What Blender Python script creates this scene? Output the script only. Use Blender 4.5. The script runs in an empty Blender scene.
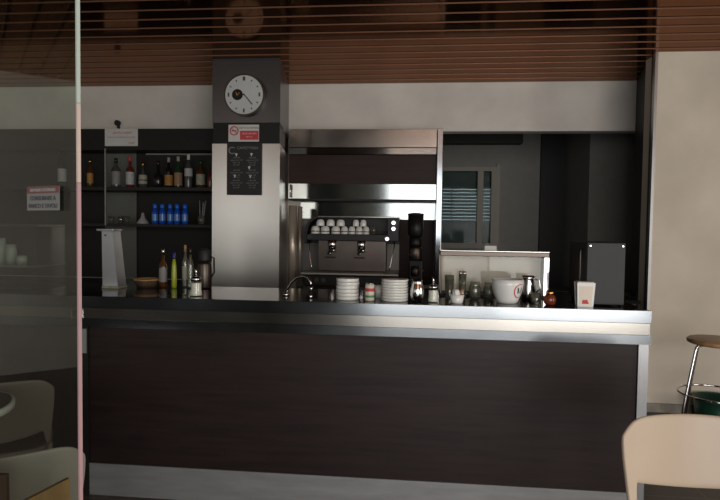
import bpy, bmesh, math, random
from mathutils import Vector, Matrix
random.seed(4)
PI = math.pi
C = bpy.context.scene.collection
SC = bpy.context.scene

# ------------------------------------------------------------------ camera, world, light, exposure
cam = bpy.data.objects.new('camera', bpy.data.cameras.new('camera'))
C.objects.link(cam); SC.camera = cam
cam.data.sensor_width = 36; cam.data.lens = 28.5; cam.data.clip_start = 0.02
r_ = Vector((0.99527209, 0.09617112, 0.01358643)); u_ = Vector((-0.01739706, 0.03889646, 0.99909179)); f_ = Vector((-0.09555531, 0.99460454, -0.04038566))
M = Matrix((r_, u_, -f_)).transposed().to_4x4(); M.translation = (0, 0, 1.5176)
cam.matrix_world = M

w = bpy.data.worlds.new('daylight'); SC.world = w; w.use_nodes = True
bg = w.node_tree.nodes['Background']; bg.inputs[0].default_value = (0.62, 0.82, 0.9, 1); bg.inputs[1].default_value = 0.55

def area(name, loc, rot, sx, sy, power, col):
    l = bpy.data.lights.new(name, 'AREA'); l.shape = 'RECTANGLE'; l.size = sx; l.size_y = sy
    l.energy = power; l.color = col
    o = bpy.data.objects.new(name, l); C.objects.link(o); o.location = loc; o.rotation_euler = rot
    return o
# daylight entering by the shop front behind the camera (right) and by a left hand window
area('daylight_shopfront', (0.28, -3.32, 1.5), (PI/2, 0, 0), 1.96, 2.8, 66, (1.0, 0.97, 0.93))
area('daylight_shopfront_door', (2.5, -3.32, 1.5), (PI/2, 0, 0), 2.4, 2.8, 140, (1.0, 0.96, 0.92))
area('daylight_window', (-4.1, -3.32, 1.95), (PI/2, 0, 0), 1.85, 1.6, 22, (1.0, 0.96, 0.92))
area('side_fill', (5.08, 0.4, 1.5), (0, PI/2, 0), 2.2, 2.4, 68, (1.0, 0.9, 0.76))  # added light from the right; no window is known there

SC.view_settings.view_transform = 'Standard'; SC.view_settings.look = 'None'
SC.view_settings.gamma = 1; SC.view_settings.exposure = 0.0; SC.view_settings.use_curve_mapping = False

# ------------------------------------------------------------------ materials
def mat(name, col, rough=0.5, metal=0.0, noise=0.0, scale=8.0, stretch=(1,1,1), bump=0.0, spec=0.5, rnoise=0.0, coat=0.0):
    m = bpy.data.materials.new(name); m.use_nodes = True
    nt = m.node_tree; b = nt.nodes['Principled BSDF']
    b.inputs['Base Color'].default_value = (*col, 1); b.inputs['Roughness'].default_value = rough
    b.inputs['Metallic'].default_value = metal; b.inputs['Specular IOR Level'].default_value = spec
    b.inputs['Coat Weight'].default_value = coat; b.inputs['Coat Roughness'].default_value = 0.08
    tc = nt.nodes.new('ShaderNodeTexCoord'); mp = nt.nodes.new('ShaderNodeMapping')
    mp.inputs['Scale'].default_value = stretch
    nt.links.new(tc.outputs['Object'], mp.inputs[0])
    n = nt.nodes.new('ShaderNodeTexNoise'); n.inputs['Scale'].default_value = scale; n.inputs['Detail'].default_value = 6
    nt.links.new(mp.outputs[0], n.inputs['Vector'])
    k = max(noise, 0.04)
    rp = nt.nodes.new('ShaderNodeValToRGB')
    rp.color_ramp.elements[0].position = 0.3; rp.color_ramp.elements[1].position = 0.7
    rp.color_ramp.elements[0].color = (*[c*(1-k) for c in col], 1)
    rp.color_ramp.elements[1].color = (*[min(1, c*(1+k)) for c in col], 1)
    nt.links.new(n.outputs[0], rp.inputs[0]); nt.links.new(rp.outputs[0], b.inputs['Base Color'])
    if rnoise:
        mr = nt.nodes.new('ShaderNodeMapRange'); mr.inputs['To Min'].default_value = max(0.02, rough-rnoise); mr.inputs['To Max'].default_value = rough+rnoise
        nt.links.new(n.outputs[0], mr.inputs[0]); nt.links.new(mr.outputs[0], b.inputs['Roughness'])
    if bump:
        bp = nt.nodes.new('ShaderNodeBump'); bp.inputs['Strength'].default_value = bump; bp.inputs['Distance'].default_value = 0.01
        nt.links.new(n.outputs[0], bp.inputs['Height']); nt.links.new(bp.outputs[0], b.inputs['Normal'])
    return m

def glass(name, tint, refl=0.06, gloss_rough=0.02, body=0.0, bodycol=(1,1,1)):
    m = bpy.data.materials.new(name); m.use_nodes = True; nt = m.node_tree
    nt.nodes.remove(nt.nodes['Principled BSDF']); out = nt.nodes['Material Output']
    t = nt.nodes.new('ShaderNodeBsdfTransparent'); t.inputs[0].default_value = (*tint, 1)
    g = nt.nodes.new('ShaderNodeBsdfGlossy'); g.inputs['Roughness'].default_value = gloss_rough
    lw = nt.nodes.new('ShaderNodeLayerWeight'); lw.inputs[0].default_value = 0.5
    pw = nt.nodes.new('ShaderNodeMath'); pw.operation = 'POWER'; pw.inputs[1].default_value = 5
    ad = nt.nodes.new('ShaderNodeMath'); ad.operation = 'ADD'; ad.inputs[1].default_value = refl; ad.use_clamp = True
    nt.links.new(lw.outputs['Facing'], pw.inputs[0]); nt.links.new(pw.outputs[0], ad.inputs[0])
    mx = nt.nodes.new('ShaderNodeMixShader'); nt.links.new(ad.outputs[0], mx.inputs[0])
    src = t.outputs[0]
    if body:
        d = nt.nodes.new('ShaderNodeBsdfDiffuse'); d.inputs[0].default_value = (*bodycol, 1)
        m2 = nt.nodes.new('ShaderNodeMixShader'); m2.inputs[0].default_value = body
        nt.links.new(t.outputs[0], m2.inputs[1]); nt.links.new(d.outputs[0], m2.inputs[2]); src = m2.outputs[0]
    nt.links.new(src, mx.inputs[1]); nt.links.new(g.outputs[0], mx.inputs[2]); nt.links.new(mx.outputs[0], out.inputs[0])
    return m

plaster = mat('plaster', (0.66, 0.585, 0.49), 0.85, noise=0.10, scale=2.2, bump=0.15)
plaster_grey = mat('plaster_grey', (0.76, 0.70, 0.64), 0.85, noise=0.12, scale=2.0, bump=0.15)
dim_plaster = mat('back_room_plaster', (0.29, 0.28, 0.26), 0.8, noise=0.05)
black_lacquer = mat('black_lacquer', (0.012, 0.012, 0.012), 0.5, spec=0.3)
black_glossy = mat('black_stone', (0.010, 0.010, 0.011), 0.08, rnoise=0.03)
black_matte = mat('black_matte', (0.014, 0.013, 0.012), 0.6)
cabinet_black = mat('cabinet_black', (0.016, 0.015, 0.013), 0.5, spec=0.3)
grey_glass = mat('smoked_grey_panel', (0.13, 0.135, 0.12), 0.35)
wood_dark = mat('wenge_laminate', (0.021, 0.0122, 0.0122), 0.45, noise=0.25, scale=3.5, stretch=(1, 1, 14), spec=0.25)
wood_dark2 = mat('dark_brown_laminate', (0.026, 0.011, 0.008), 0.5, noise=0.3, scale=3, stretch=(1, 1, 12), spec=0.25)
steel = mat('brushed_steel', (0.34, 0.32, 0.295), 0.20, 1.0, noise=0.10, scale=1.5, rnoise=0.10)
steel_up = mat('sky_tinted_steel', (0.235, 0.25, 0.265), 0.16, 1.0, noise=0.14, scale=1.7, rnoise=0.10)  # cooler than the middle band's steel; reflected sky put into the colour
steel_v = mat('brushed_steel_column', (0.58, 0.545, 0.505), 0.31, 0.97, noise=0.02, scale=1)
steel_matt = mat('matt_steel', (0.36, 0.36, 0.37), 0.34, 0.95, noise=0.08, scale=3)
kick_mat = mat('scuffed_steel', (0.30, 0.30, 0.305), 0.5, 0.45, noise=0.12, scale=4, stretch=(1, 1, 6))
steel_shade = mat('shaded_column_steel', (0.14, 0.14, 0.143), 0.3, 0.9, noise=0.05, scale=3)  # darker copy of the column steel; dark ceiling reflection put into it
steel_dark = mat('dark_steel', (0.10, 0.082, 0.072), 0.35, 0.9, noise=0.08, scale=6)
chrome = mat('chrome', (0.72, 0.72, 0.74), 0.10, 1.0)
slat_mat = mat('varnished_brown_slat', (0.165, 0.074, 0.043), 0.10, 0.97, noise=0.12, scale=2, stretch=(0.4, 20, 1), rnoise=0.04)
slat_mat.node_tree.nodes['Principled BSDF'].inputs['Specular Tint'].default_value = (0.78, 0.62, 0.54, 1)
gap_mat = mat('ceiling_void', (0.01, 0.007, 0.006), 0.8)
slat_glint = mat('slat_glint', (0.36, 0.17, 0.10), 0.3, 0.6)  # glint along the slat edges, put into a lighter colour
porcelain = mat('porcelain', (0.76, 0.75, 0.71), 0.25, coat=0.3)
porcelain_w = mat('white_porcelain', (0.80, 0.80, 0.78), 0.2, coat=0.3)
white_paper = mat('white_paper', (0.62, 0.60, 0.58), 0.8)
red_print = mat('red_print', (0.55, 0.05, 0.06), 0.6)
dark_print = mat('dark_print', (0.06, 0.06, 0.07), 0.6)
grey_print = mat('grey_print', (0.22, 0.21, 0.21), 0.6)
white_print = mat('white_print', (0.65, 0.65, 0.65), 0.6)
clock_face = mat('clock_dial', (0.56, 0.57, 0.56), 0.5)
cream_plastic = mat('cream_plastic', (0.50, 0.395, 0.30), 0.42, noise=0.05, scale=3)
dimmed_plastic = mat('dimmed_beige_plastic', (0.36, 0.31, 0.28), 0.45)  # cream chair plastic greyed in the colour, as dimmed by the glass
dimmed_taupe_plastic = mat('dimmed_taupe_plastic', (0.17, 0.13, 0.11), 0.45)  # chair dimness behind the glass put into the colour; also the tabletop
seat_wood = mat('stool_wood', (0.36, 0.21, 0.10), 0.4, noise=0.3, scale=6, stretch=(1, 8, 1))
tan_wood = mat('tan_wood', (0.36, 0.20, 0.08), 0.5, noise=0.25, scale=6, stretch=(8, 1, 1))
brown_wood = mat('brown_wood', (0.09, 0.045, 0.025), 0.5, noise=0.25, scale=6)
green_plastic = mat('dark_green_plastic', (0.008, 0.045, 0.028), 0.4)
blue_plastic = mat('blue_glass', (0.006, 0.09, 0.55), 0.12)
blue_cap = mat('blue_cap', (0.01, 0.14, 0.70), 0.3)
gold = mat('gold_cap', (0.62, 0.40, 0.12), 0.25, 1.0)
red_glass = mat('red_jar', (0.17, 0.035, 0.018), 0.12)
amber = mat('amber_liquor', (0.08, 0.028, 0.008), 0.1)
green_dark = mat('green_bottle', (0.012, 0.045, 0.022), 0.08)
black_bottle = mat('black_bottle', (0.012, 0.012, 0.014), 0.08)
grey_bottle = mat('grey_bottle', (0.06, 0.065, 0.06), 0.12)
red_bottle = mat('red_bottle', (0.12, 0.02, 0.02), 0.12)
label_tan = mat('tan_label', (0.30, 0.18, 0.10), 0.6, noise=0.2, scale=60)
label_cream = mat('cream_label', (0.34, 0.32, 0.25), 0.6, noise=0.2, scale=60)
label_orange = mat('orange_label', (0.36, 0.18, 0.04), 0.6, noise=0.2, scale=60)
label_white = mat('white_label', (0.42, 0.42, 0.43), 0.6, noise=0.15, scale=60)
soap = mat('yellow_green_soap', (0.34, 0.38, 0.015), 0.25)
sugar = mat('sugar', (0.80, 0.76, 0.66), 0.8)
coffee = mat('coffee_beans', (0.035, 0.018, 0.010), 0.5, noise=0.4, scale=80)
rubber = mat('black_rubber', (0.015, 0.015, 0.015), 0.6)
grey_box = mat('grey_front_panel', (0.045, 0.045, 0.047), 0.55, spec=0.3)
machine_black = mat('machine_black', (0.011, 0.010, 0.010), 0.4, spec=0.3)
floor_mat = mat('floor_tile', (0.055, 0.042, 0.034), 0.35, noise=0.25, scale=5)
base_tile = mat('skirting_tile', (0.30, 0.27, 0.23), 0.4, noise=0.3, scale=12)
frame_grey = mat('window_frame_paint', (0.30, 0.27, 0.22), 0.5)
shutter = mat('shutter_slat', (0.045, 0.060, 0.058), 0.5)
clear = glass('clear_glass', (0.93, 0.95, 0.94), 0.07)
smoky = glass('smoky_glass', (0.74, 0.76, 0.70), 0.10, body=0.14, bodycol=(0.45, 0.46, 0.38))
glass_fill = mat('glass_contents', (0.14, 0.14, 0.10), 0.5, noise=0.6, scale=60)
pane_glass = glass('door_glass', (0.85, 0.90, 0.86), 0.09, 0.0)
case_glass = glass('case_glass', (0.95, 0.96, 0.95), 0.015)
edge_glass = mat('polished_glass_edge', (0.50, 0.58, 0.52), 0.25)
edge_pink = mat('pink_edge_reflection', (0.45, 0.28, 0.30), 0.4)  # pink reflection put into the edge colour
case_cream = mat('case_back_cream', (0.80, 0.70, 0.60), 0.6)
mag_blue = mat('blue_paper', (0.14, 0.28, 0.50), 0.7)
can_print = mat('can_cream', (0.62, 0.58, 0.48), 0.3)
green_print = mat('green_print', (0.05, 0.22, 0.10), 0.5)
pale_grey = mat('pale_grey_reflection', (0.34, 0.36, 0.33), 0.5)
wicker = mat('wicker', (0.06, 0.035, 0.02), 0.7, noise=0.4, scale=40)
funnel_mat = mat('frosted_plastic', (0.36, 0.34, 0.35), 0.4)
splash_grey = mat('splashback_grey', (0.36, 0.35, 0.34), 0.45)
pale_steel = mat('lit_pale_steel', (0.60, 0.52, 0.43), 0.35, 0.5)  # lit look put into the colour, for the pale pillars
mirror_band = mat('polished_band', (0.36, 0.385, 0.38), 0.09, 1.0)

# tile joints on the floor
nt = floor_mat.node_tree; bs = nt.nodes['Principled BSDF']
bk = nt.nodes.new('ShaderNodeTexBrick'); bk.offset = 0
bk.inputs['Color1'].default_value = (0.060, 0.045, 0.036, 1); bk.inputs['Color2'].default_value = (0.050, 0.038, 0.031, 1)
bk.inputs['Mortar'].default_value = (0.10, 0.085, 0.07, 1); bk.inputs['Scale'].default_value = 1.0
bk.inputs['Mortar Size'].default_value = 0.006; bk.inputs['Brick Width'].default_value = 0.42; bk.inputs['Row Height'].default_value = 0.42
tc = nt.nodes.new('ShaderNodeTexCoord'); nt.links.new(tc.outputs['Object'], bk.inputs[0]); nt.links.new(bk.outputs[0], bs.inputs['Base Color'])

# ------------------------------------------------------------------ mesh helpers
class MB:
    def __init__(s): s.bm = bmesh.new()
    def box(s, x0, x1, y0, y1, z0, z1, bev=0.0, rz=0.0, mi=0):
        r = bmesh.ops.create_cube(s.bm, size=1.0); vs = r['verts']
        c = Vector(((x0+x1)/2, (y0+y1)/2, (z0+z1)/2))
        for v in vs:
            v.co = Vector((v.co.x*(x1-x0), v.co.y*(y1-y0), v.co.z*(z1-z0)))
        if rz: bmesh.ops.rotate(s.bm, verts=vs, cent=(0,0,0), matrix=Matrix.Rotation(rz, 3, 'Z'))
        for v in vs: v.co += c
        if bev:
            es = list({e for v in vs for e in v.link_edges})
            bmesh.ops.bevel(s.bm, geom=es, offset=bev, segments=2, affect='EDGES', profile=0.5)
        return s
    def lathe(s, prof, cx=0, cy=0, n=24, cap=True):
        rings = []
        for (r, z) in prof:
            rings.append([s.bm.verts.new((cx+r*math.cos(2*PI*i/n), cy+r*math.sin(2*PI*i/n), z)) for i in range(n)])
        for a, b in zip(rings, rings[1:]):
            for i in range(n):
                f = s.bm.faces.new((a[i], a[(i+1) % n], b[(i+1) % n], b[i])); f.smooth = True
        if cap:
            if prof[0][0] > 1e-4: s.bm.faces.new(list(reversed(rings[0])))
            if prof[-1][0] > 1e-4: s.bm.faces.new(rings[-1])
        return s
    def tube(s, pts, r, n=10, r2=None):
        pts = [Vector(p) for p in pts]; rings = []; N = len(pts); prev = None
        for i, p in enumerate(pts):
            d = (pts[min(i+1, N-1)]-pts[max(i-1, 0)]).normalized()
            if prev is None:
                a = d.cross(Vector((0, 0, 1)))
                if a.length < 1e-3: a = d.cross(Vector((1, 0, 0)))
                a.normalize()
            else:
                a = (prev-d*prev.dot(d)).normalized()
            prev = a; b = d.cross(a)
            rr = r if r2 is None else r+(r2-r)*i/(N-1)
            rings.append([s.bm.verts.new(p+a*rr*math.cos(2*PI*k/n)+b*rr*math.sin(2*PI*k/n)) for k in range(n)])
        for A, B in zip(rings, rings[1:]):
            for k in range(n):
                f = s.bm.faces.new((A[k], A[(k+1) % n], B[(k+1) % n], B[k])); f.smooth = True
        s.bm.faces.new(list(reversed(rings[0]))); s.bm.faces.new(rings[-1])
        return s
    def torus(s, R, r, z, cx=0, cy=0, n=36, m=8):
        g = [[s.bm.verts.new((cx+(R+r*math.cos(2*PI*j/m))*math.cos(2*PI*i/n), cy+(R+r*math.cos(2*PI*j/m))*math.sin(2*PI*i/n), z+r*math.sin(2*PI*j/m))) for j in range(m)] for i in range(n)]
        for i in range(n):
            for j in range(m):
                f = s.bm.faces.new((g[i][j], g[(i+1) % n][j], g[(i+1) % n][(j+1) % m], g[i][(j+1) % m])); f.smooth = True
        return s
    def prism(s, poly, y0, y1, bev=0.0):            # outline in XZ pushed along Y
        a = [s.bm.verts.new((x, y0, z)) for x, z in poly]; b = [s.bm.verts.new((x, y1, z)) for x, z in poly]
        n = len(poly); fs = [s.bm.faces.new(a), s.bm.faces.new(list(reversed(b)))]
        for i in range(n): fs.append(s.bm.faces.new((a[i], b[i], b[(i+1) % n], a[(i+1) % n])))
        if bev: bmesh.ops.bevel(s.bm, geom=list({e for f in fs[:2] for e in f.edges}), offset=bev, segments=2, affect='EDGES')
        return s
    def vprism(s, poly, z0, z1):                     # outline in XY pushed along Z
        a = [s.bm.verts.new((x, y, z0)) for x, y in poly]; b = [s.bm.verts.new((x, y, z1)) for x, y in poly]
        n = len(poly); s.bm.faces.new(list(reversed(a))); s.bm.faces.new(b)
        for i in range(n): s.bm.faces.new((a[i], a[(i+1) % n], b[(i+1) % n], b[i]))
        return s
    def frustum(s, x0, x1, X0, X1, y0, y1, z0, z1, Y0=None, Y1=None):   # bottom x0..x1, top X0..X1
        Y0 = y0 if Y0 is None else Y0; Y1 = y1 if Y1 is None else Y1
        v = [s.bm.verts.new(c) for c in ((x0,y0,z0),(x1,y0,z0),(x1,y1,z0),(x0,y1,z0),(X0,Y0,z1),(X1,Y0,z1),(X1,Y1,z1),(X0,Y1,z1))]
        for q in ((3,2,1,0),(4,5,6,7),(0,1,5,4),(1,2,6,5),(2,3,7,6),(3,0,4,7)): s.bm.faces.new([v[i] for i in q])
        return s
    def disc(s, r, y0, y1, cx=0, cz=0, n=40):         # short cylinder with its axis along Y
        return s.prism([(cx+r*math.cos(2*PI*i/n), cz+r*math.sin(2*PI*i/n)) for i in range(n)], y0, y1)
    def build(s, name, m, parent=None, loc=(0,0,0)):
        bmesh.ops.recalc_face_normals(s.bm, faces=s.bm.faces)
        me = bpy.data.meshes.new(name); s.bm.to_mesh(me); s.bm.free(); me.materials.append(m)
        o = bpy.data.objects.new(name, me); C.objects.link(o); o.parent = parent; o.location = loc
        return o

def thing(name, label, cat, loc=(0,0,0), rz=0.0, group=None):
    o = bpy.data.objects.new(name, None); C.objects.link(o); o.location = loc; o.rotation_euler = (0, 0, rz)
    o.empty_display_size = 0.05
    o['label'] = label; o['category'] = cat
    if group: o['group'] = group
    return o
def tag(o, label, cat, group=None):
    o['label'] = label; o['category'] = cat
    if group: o['group'] = group
    return o
def struct(name, mb, m):
    o = mb.build(name, m); o['kind'] = 'structure'; return o
def dup(root, loc, label, rz=None, group=None, scale=None):
    r = root.copy(); C.objects.link(r); r.location = loc
    if rz is not None: r.rotation_euler = (0, 0, rz)
    if scale: r.scale = (scale, scale, scale)
    r['label'] = label
    if group: r['group'] = group
    for ch in list(root.children):
        c = ch.copy(); C.objects.link(c); c.parent = r
        for g in list(ch.children):
            d = g.copy(); C.objects.link(d); d.parent = c
    return r
def text(name, body, size, loc, m, parent, align='CENTER', rot=(PI/2, 0, 0), sx=1.0, bold=0.0):
    cu = bpy.data.curves.new(name, 'FONT'); cu.body = body; cu.size = size; cu.align_x = align; cu.align_y = 'CENTER'
    cu.extrude = 0.0004; cu.offset = bold
    t = bpy.data.objects.new(name, cu); C.objects.link(t)
    dg = bpy.context.evaluated_depsgraph_get()
    me = bpy.data.meshes.new_from_object(t.evaluated_get(dg)); C.objects.unlink(t); bpy.data.objects.remove(t)
    me.materials.clear(); me.materials.append(m)
    o = bpy.data.objects.new(name, me); C.objects.link(o); o.parent = parent; o.location = loc; o.rotation_euler = rot; o.scale = (sx, 1, 1)
    return o
def ordinal(i, n, words=('lowest', 'second', 'third', 'fourth', 'fifth', 'sixth', 'seventh', 'eighth', 'ninth', 'tenth')):
    if i == n-1: return 'topmost'
    return 'lowest' if i == 0 else words[i]+' from the bottom'

# ------------------------------------------------------------------ the room
struct('floor', MB().box(-6, 5, -3.3, 9.5, -0.06, 0), floor_mat)
struct('ceiling', MB().box(-6.1, 5.1, -3.3, 5.95, 3.03, 3.10), gap_mat)
slats = MB(); edges = MB()
y = 4.832-0.173*46
while y < 5.86:
    slats.box(-6, 5, y+0.026, min(y+0.173, 5.87), 2.986, 3.006)
    edges.box(-6, 5, y+0.022, y+0.0259, 2.980, 2.990)
    y += 0.173
struct('ceiling_slats', slats, slat_mat)
struct('ceiling_slat_glint', edges, slat_glint)
wb = MB().box(-6, 0.25, 5.89, 6.05, 0, 3.05).box(0.25, 2.20, 5.89, 6.05, 2.50, 3.05).box(0.25, 2.3, 5.89, 6.05, 0, 0.90)
wb.box(2.3, 4.3, 5.89, 6.05, 0, 3.05)
struct('wall_back', wb, plaster_grey)
struct('trim_4', MB().box(0.26, 2.13, 5.60, 6.06, 0.905, 0.93), black_matte)
struct('trim_1', MB().box(0.25, 2.135, 5.875, 5.889, 2.497, 2.512), white_print)
struct('wall_right', MB().box(1.96, 5.1, 4.95, 5.2, 0, 3.05), plaster)
struct('wall_return', MB().vprism([(1.94, 4.985), (2.06, 4.985), (2.30, 5.888), (2.14, 5.888)], 0, 3.05), black_lacquer)
struct('trim_2', MB().box(1.937, 1.959, 4.94, 4.983, 0, 2.985), steel_matt)
struct('baseboard_right', MB().box(1.96, 5, 4.935, 4.949, 0, 0.075), base_tile)
struct('wall_left', MB().box(-6.15, -6, -3.3, 6.05, 0, 3.05), plaster_grey)
struct('wall_side', MB().box(5.0, 5.15, -3.3, -0.85, 0, 3.05).box(5.0, 5.15, 1.65, 5.2, 0, 3.05).box(5.0, 5.15, -0.85, 1.65, 0, 0.35).box(5.0, 5.15, -0.85, 1.65, 2.65, 3.05), plaster)
wf = MB().box(-6, -5.05, -3.3, -3.15, 0, 3.05).box(-3.17, -0.75, -3.3, -3.15, 0, 3.05).box(3.75, 5.1, -3.3, -3.15, 0, 3.05)
wf.box(-5.05, -3.17, -3.3, -3.15, 0, 1.15).box(-5.05, -3.17, -3.3, -3.15, 2.75, 3.05).box(-0.75, 3.75, -3.3, -3.15, 0, 0.06).box(-0.75, 3.75, -3.3, -3.15, 2.95, 3.05)
struct('wall_front', wf, mat('dark_front_wall', (0.05, 0.045, 0.04), 0.7))
# room behind the serving opening
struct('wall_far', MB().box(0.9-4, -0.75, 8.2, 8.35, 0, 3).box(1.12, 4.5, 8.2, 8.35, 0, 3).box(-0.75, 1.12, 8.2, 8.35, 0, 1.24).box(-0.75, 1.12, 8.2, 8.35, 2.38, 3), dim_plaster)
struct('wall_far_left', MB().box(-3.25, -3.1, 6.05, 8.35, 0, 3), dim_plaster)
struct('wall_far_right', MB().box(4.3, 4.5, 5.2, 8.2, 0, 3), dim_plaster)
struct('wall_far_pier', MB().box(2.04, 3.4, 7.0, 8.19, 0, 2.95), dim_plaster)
struct('ceiling_far', MB().box(-3.2, 4.5, 6.05, 8.35, 2.86, 3.0), cabinet_black)
struct('trim_3', MB().box(-3.0, 1.44, 7.98, 8.19, 2.69, 2.86), black_matte)
struct('door_1', MB().box(1.72, 2.04, 8.12, 8.19, 0, 2.86), black_matte)
win = thing('window_1', '', ''); del win['label']; del win['category']; win['kind'] = 'structure'
fr = MB().box(-0.75, 1.12, 8.12, 8.2, 2.32, 2.38).box(-0.75, 1.12, 8.12, 8.2, 1.24, 1.31).box(1.05, 1.12, 8.12, 8.2, 1.31, 2.32).box(0.86, 0.94, 8.12, 8.2, 1.31, 2.32).box(-0.75, -0.69, 8.12, 8.2, 1.31, 2.32)
fr.box(1.12, 1.17, 8.15, 8.199, 1.2, 2.42).build('window_frame', frame_grey, win)
MB().box(-0.69, 0.86, 8.17, 8.176, 1.31, 2.32).box(0.94, 1.05, 8.17, 8.176, 1.31, 2.32).build('pane', glass('window_glass', (0.8, 0.86, 0.85), 0.004), win)
sh = MB()
z = 1.26
while z < 2.36:
    opening = 1.56 < z < 2.04
    sh.box(-0.74, 1.11, 8.26, 8.272, z, z+(0.0405 if opening else 0.0478))
    z += 0.048
sh.box(0.50, 0.52, 8.255, 8.275, 1.25, 2.37).box(0.875, 0.925, 8.255, 8.275, 1.25, 2.37)
sh.build('roller_shutter', shutter, win)

# ------------------------------------------------------------------ bar counter
ct = thing('bar_counter', 'long bar counter with dark brown front and steel edge bands', 'counter')
CL = -3.0
MB().box(CL, 1.176, 2.957, 3.57, 1.095, 1.12, 0.003).build('worktop', black_glossy, ct)
MB().box(CL, 1.178, 2.945, 2.956, 1.056, 1.121, 0.002).build('upper_band', steel_up, ct)
MB().box(CL, 1.174, 2.951, 2.985, 0.998, 1.055).build('middle_band', steel, ct)
MB().box(CL, 1.180, 2.945, 2.984, 0.950, 0.997).build('lower_band', steel_up, ct)
MB().box(-1.79, 1.131, 2.985, 3.02, 0.18, 0.949).build('front_panel', wood_dark, ct)
MB().box(CL, -1.825, 2.985, 3.02, 0.18, 0.949).build('front_panel', wood_dark, ct)
MB().box(1.132, 1.180, 2.972, 3.02, 0.0, 0.949).build('end_post', steel_matt, ct)
MB().box(-1.824, -1.791, 2.972, 3.02, 0.0, 0.949).build('joint_post', black_lacquer, ct)
MB().box(-1.822, -1.797, 2.966, 2.9715, 0.80, 0.935).build('joint_plate', kick_mat, ct)
MB().box(-1.86, -1.815, 2.93, 2.944, 0.99, 1.045, 0.003).build('latch_plate', chrome, ct)
MB().box(-1.79, 1.131, 2.978, 3.02, 0.0, 0.179).build('kick_plate', kick_mat, ct)
MB().box(CL, -1.825, 2.978, 3.02, 0.0, 0.179).build('kick_plate', kick_mat, ct)
MB().box(CL, 1.178, 3.021, 3.50, 0.0, 1.094).build('cabinet_body', cabinet_black, ct)

# ------------------------------------------------------------------ steel column with clock and notices
co = thing('steel_column', 'brushed steel square column carrying the clock, left of the coffee machine', 'column')
MB().vprism([(-1.81, 4.955), (-1.196, 4.955), (-1.330, 5.885), (-1.81, 5.885)], 0, 2.24).build('lower_cladding', steel_v, co)
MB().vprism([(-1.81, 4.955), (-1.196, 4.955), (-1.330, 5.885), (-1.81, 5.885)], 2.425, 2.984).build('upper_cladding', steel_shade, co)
MB().vprism([(-1.805, 4.965), (-1.201, 4.965), (-1.335, 5.885), (-1.805, 5.885)], 2.24, 2.425).build('black_band', black_lacquer, co)

ck = thing('wall_clock', 'round white wall clock with a small black subdial, on the steel column', 'clock', (-1.506, 4.95, 2.657))
ckb = MB().disc(0.182, -0.045, 0.0).build('case', steel_dark, ck)
MB().disc(0.168, -0.050, -0.0455).build('dial', clock_face, ck)
for i in range(12):
    a = 2*PI*i/12; L = 0.034 if i % 3 == 0 else 0.016; W = 0.014 if i % 3 == 0 else 0.010
    R0 = 0.138; cx, cz = R0*math.sin(a), R0*math.cos(a)
    d = Vector((math.sin(a), math.cos(a))); n_ = Vector((d.y, -d.x))
    if i % 3 == 0: d, n_ = Vector((0, 1)), Vector((1, 0))
    if i == 0: W = 0.022
    q = [(cx+d.x*L/2*s1+n_.x*W/2*s2, cz+d.y*L/2*s1+n_.y*W/2*s2) for s1, s2 in ((1,1),(1,-1),(-1,-1),(-1,1))]
    MB().prism(q, -0.052, -0.0502).build('hour_mark', dark_print, ck)
MB().disc(0.048, -0.0535, -0.0505, cx=-0.058).build('subdial', machine_black, ck)
MB().prism([(-0.062, -0.012), (-0.057, -0.012), (-0.070, 0.026), (-0.075, 0.024)], -0.0545, -0.0537).prism([(-0.058, -0.004), (-0.036, 0.012), (-0.039, 0.016), (-0.060, 0)], -0.0545, -0.0537).build('subdial_hand', gold, ck)
MB().prism([(-0.006, 0.006), (0.000, 0.010), (0.080, -0.083), (0.073, -0.089)], -0.056, -0.054).disc(0.008, -0.057, -0.054).build('hand', dark_print, ck)

ns = thing('no_smoking_sign', 'white and red no smoking notice on the column black band', 'sign', (-1.5245, 4.962, 2.333)); ns.scale = (.94, 1, .94)
MB().box(-0.147, 0.147, -0.004, 0, -0.079, 0.079).build('plate', white_paper, ns)
MB().box(-0.035, 0.143, -0.0055, -0.0041, -0.062, 0.022).build('red_panel', red_print, ns)
ring = MB()
for i in range(28):
    a, b = 2*PI*i/28, 2*PI*(i+1)/28
    ring.prism([(-0.092+0.044*math.cos(a), 0.022+0.044*math.sin(a)), (-0.092+0.044*math.cos(b), 0.022+0.044*math.sin(b)), (-0.092+0.033*math.cos(b), 0.022+0.033*math.sin(b)), (-0.092+0.033*math.cos(a), 0.022+0.033*math.sin(a))], -0.0058, -0.0042)
ring.prism([(-0.120, 0.045), (-0.115, 0.050), (-0.064, -0.001), (-0.069, -0.006)], -0.0062, -0.0042)
ring.build('prohibition_ring', red_print, ns)
MB().box(-0.118, -0.068, -0.0052, -0.0042, 0.017, 0.027).build('cigarette', dark_print, ns)
text('heading', 'VIETATO FUMARE', 0.024, (0.05, -0.005, 0.048), dark_print, ns)
text('small_print', 'LEGGE 16/01/2003', 0.018, (0.054, -0.0058, -0.005), white_print, ns)
text('small_print', 'ART. 51', 0.018, (0.054, -0.0058, -0.035), white_print, ns)
text('small_print', '....', 0.02, (-0.092, -0.005, -0.05), dark_print, ns)

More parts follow.
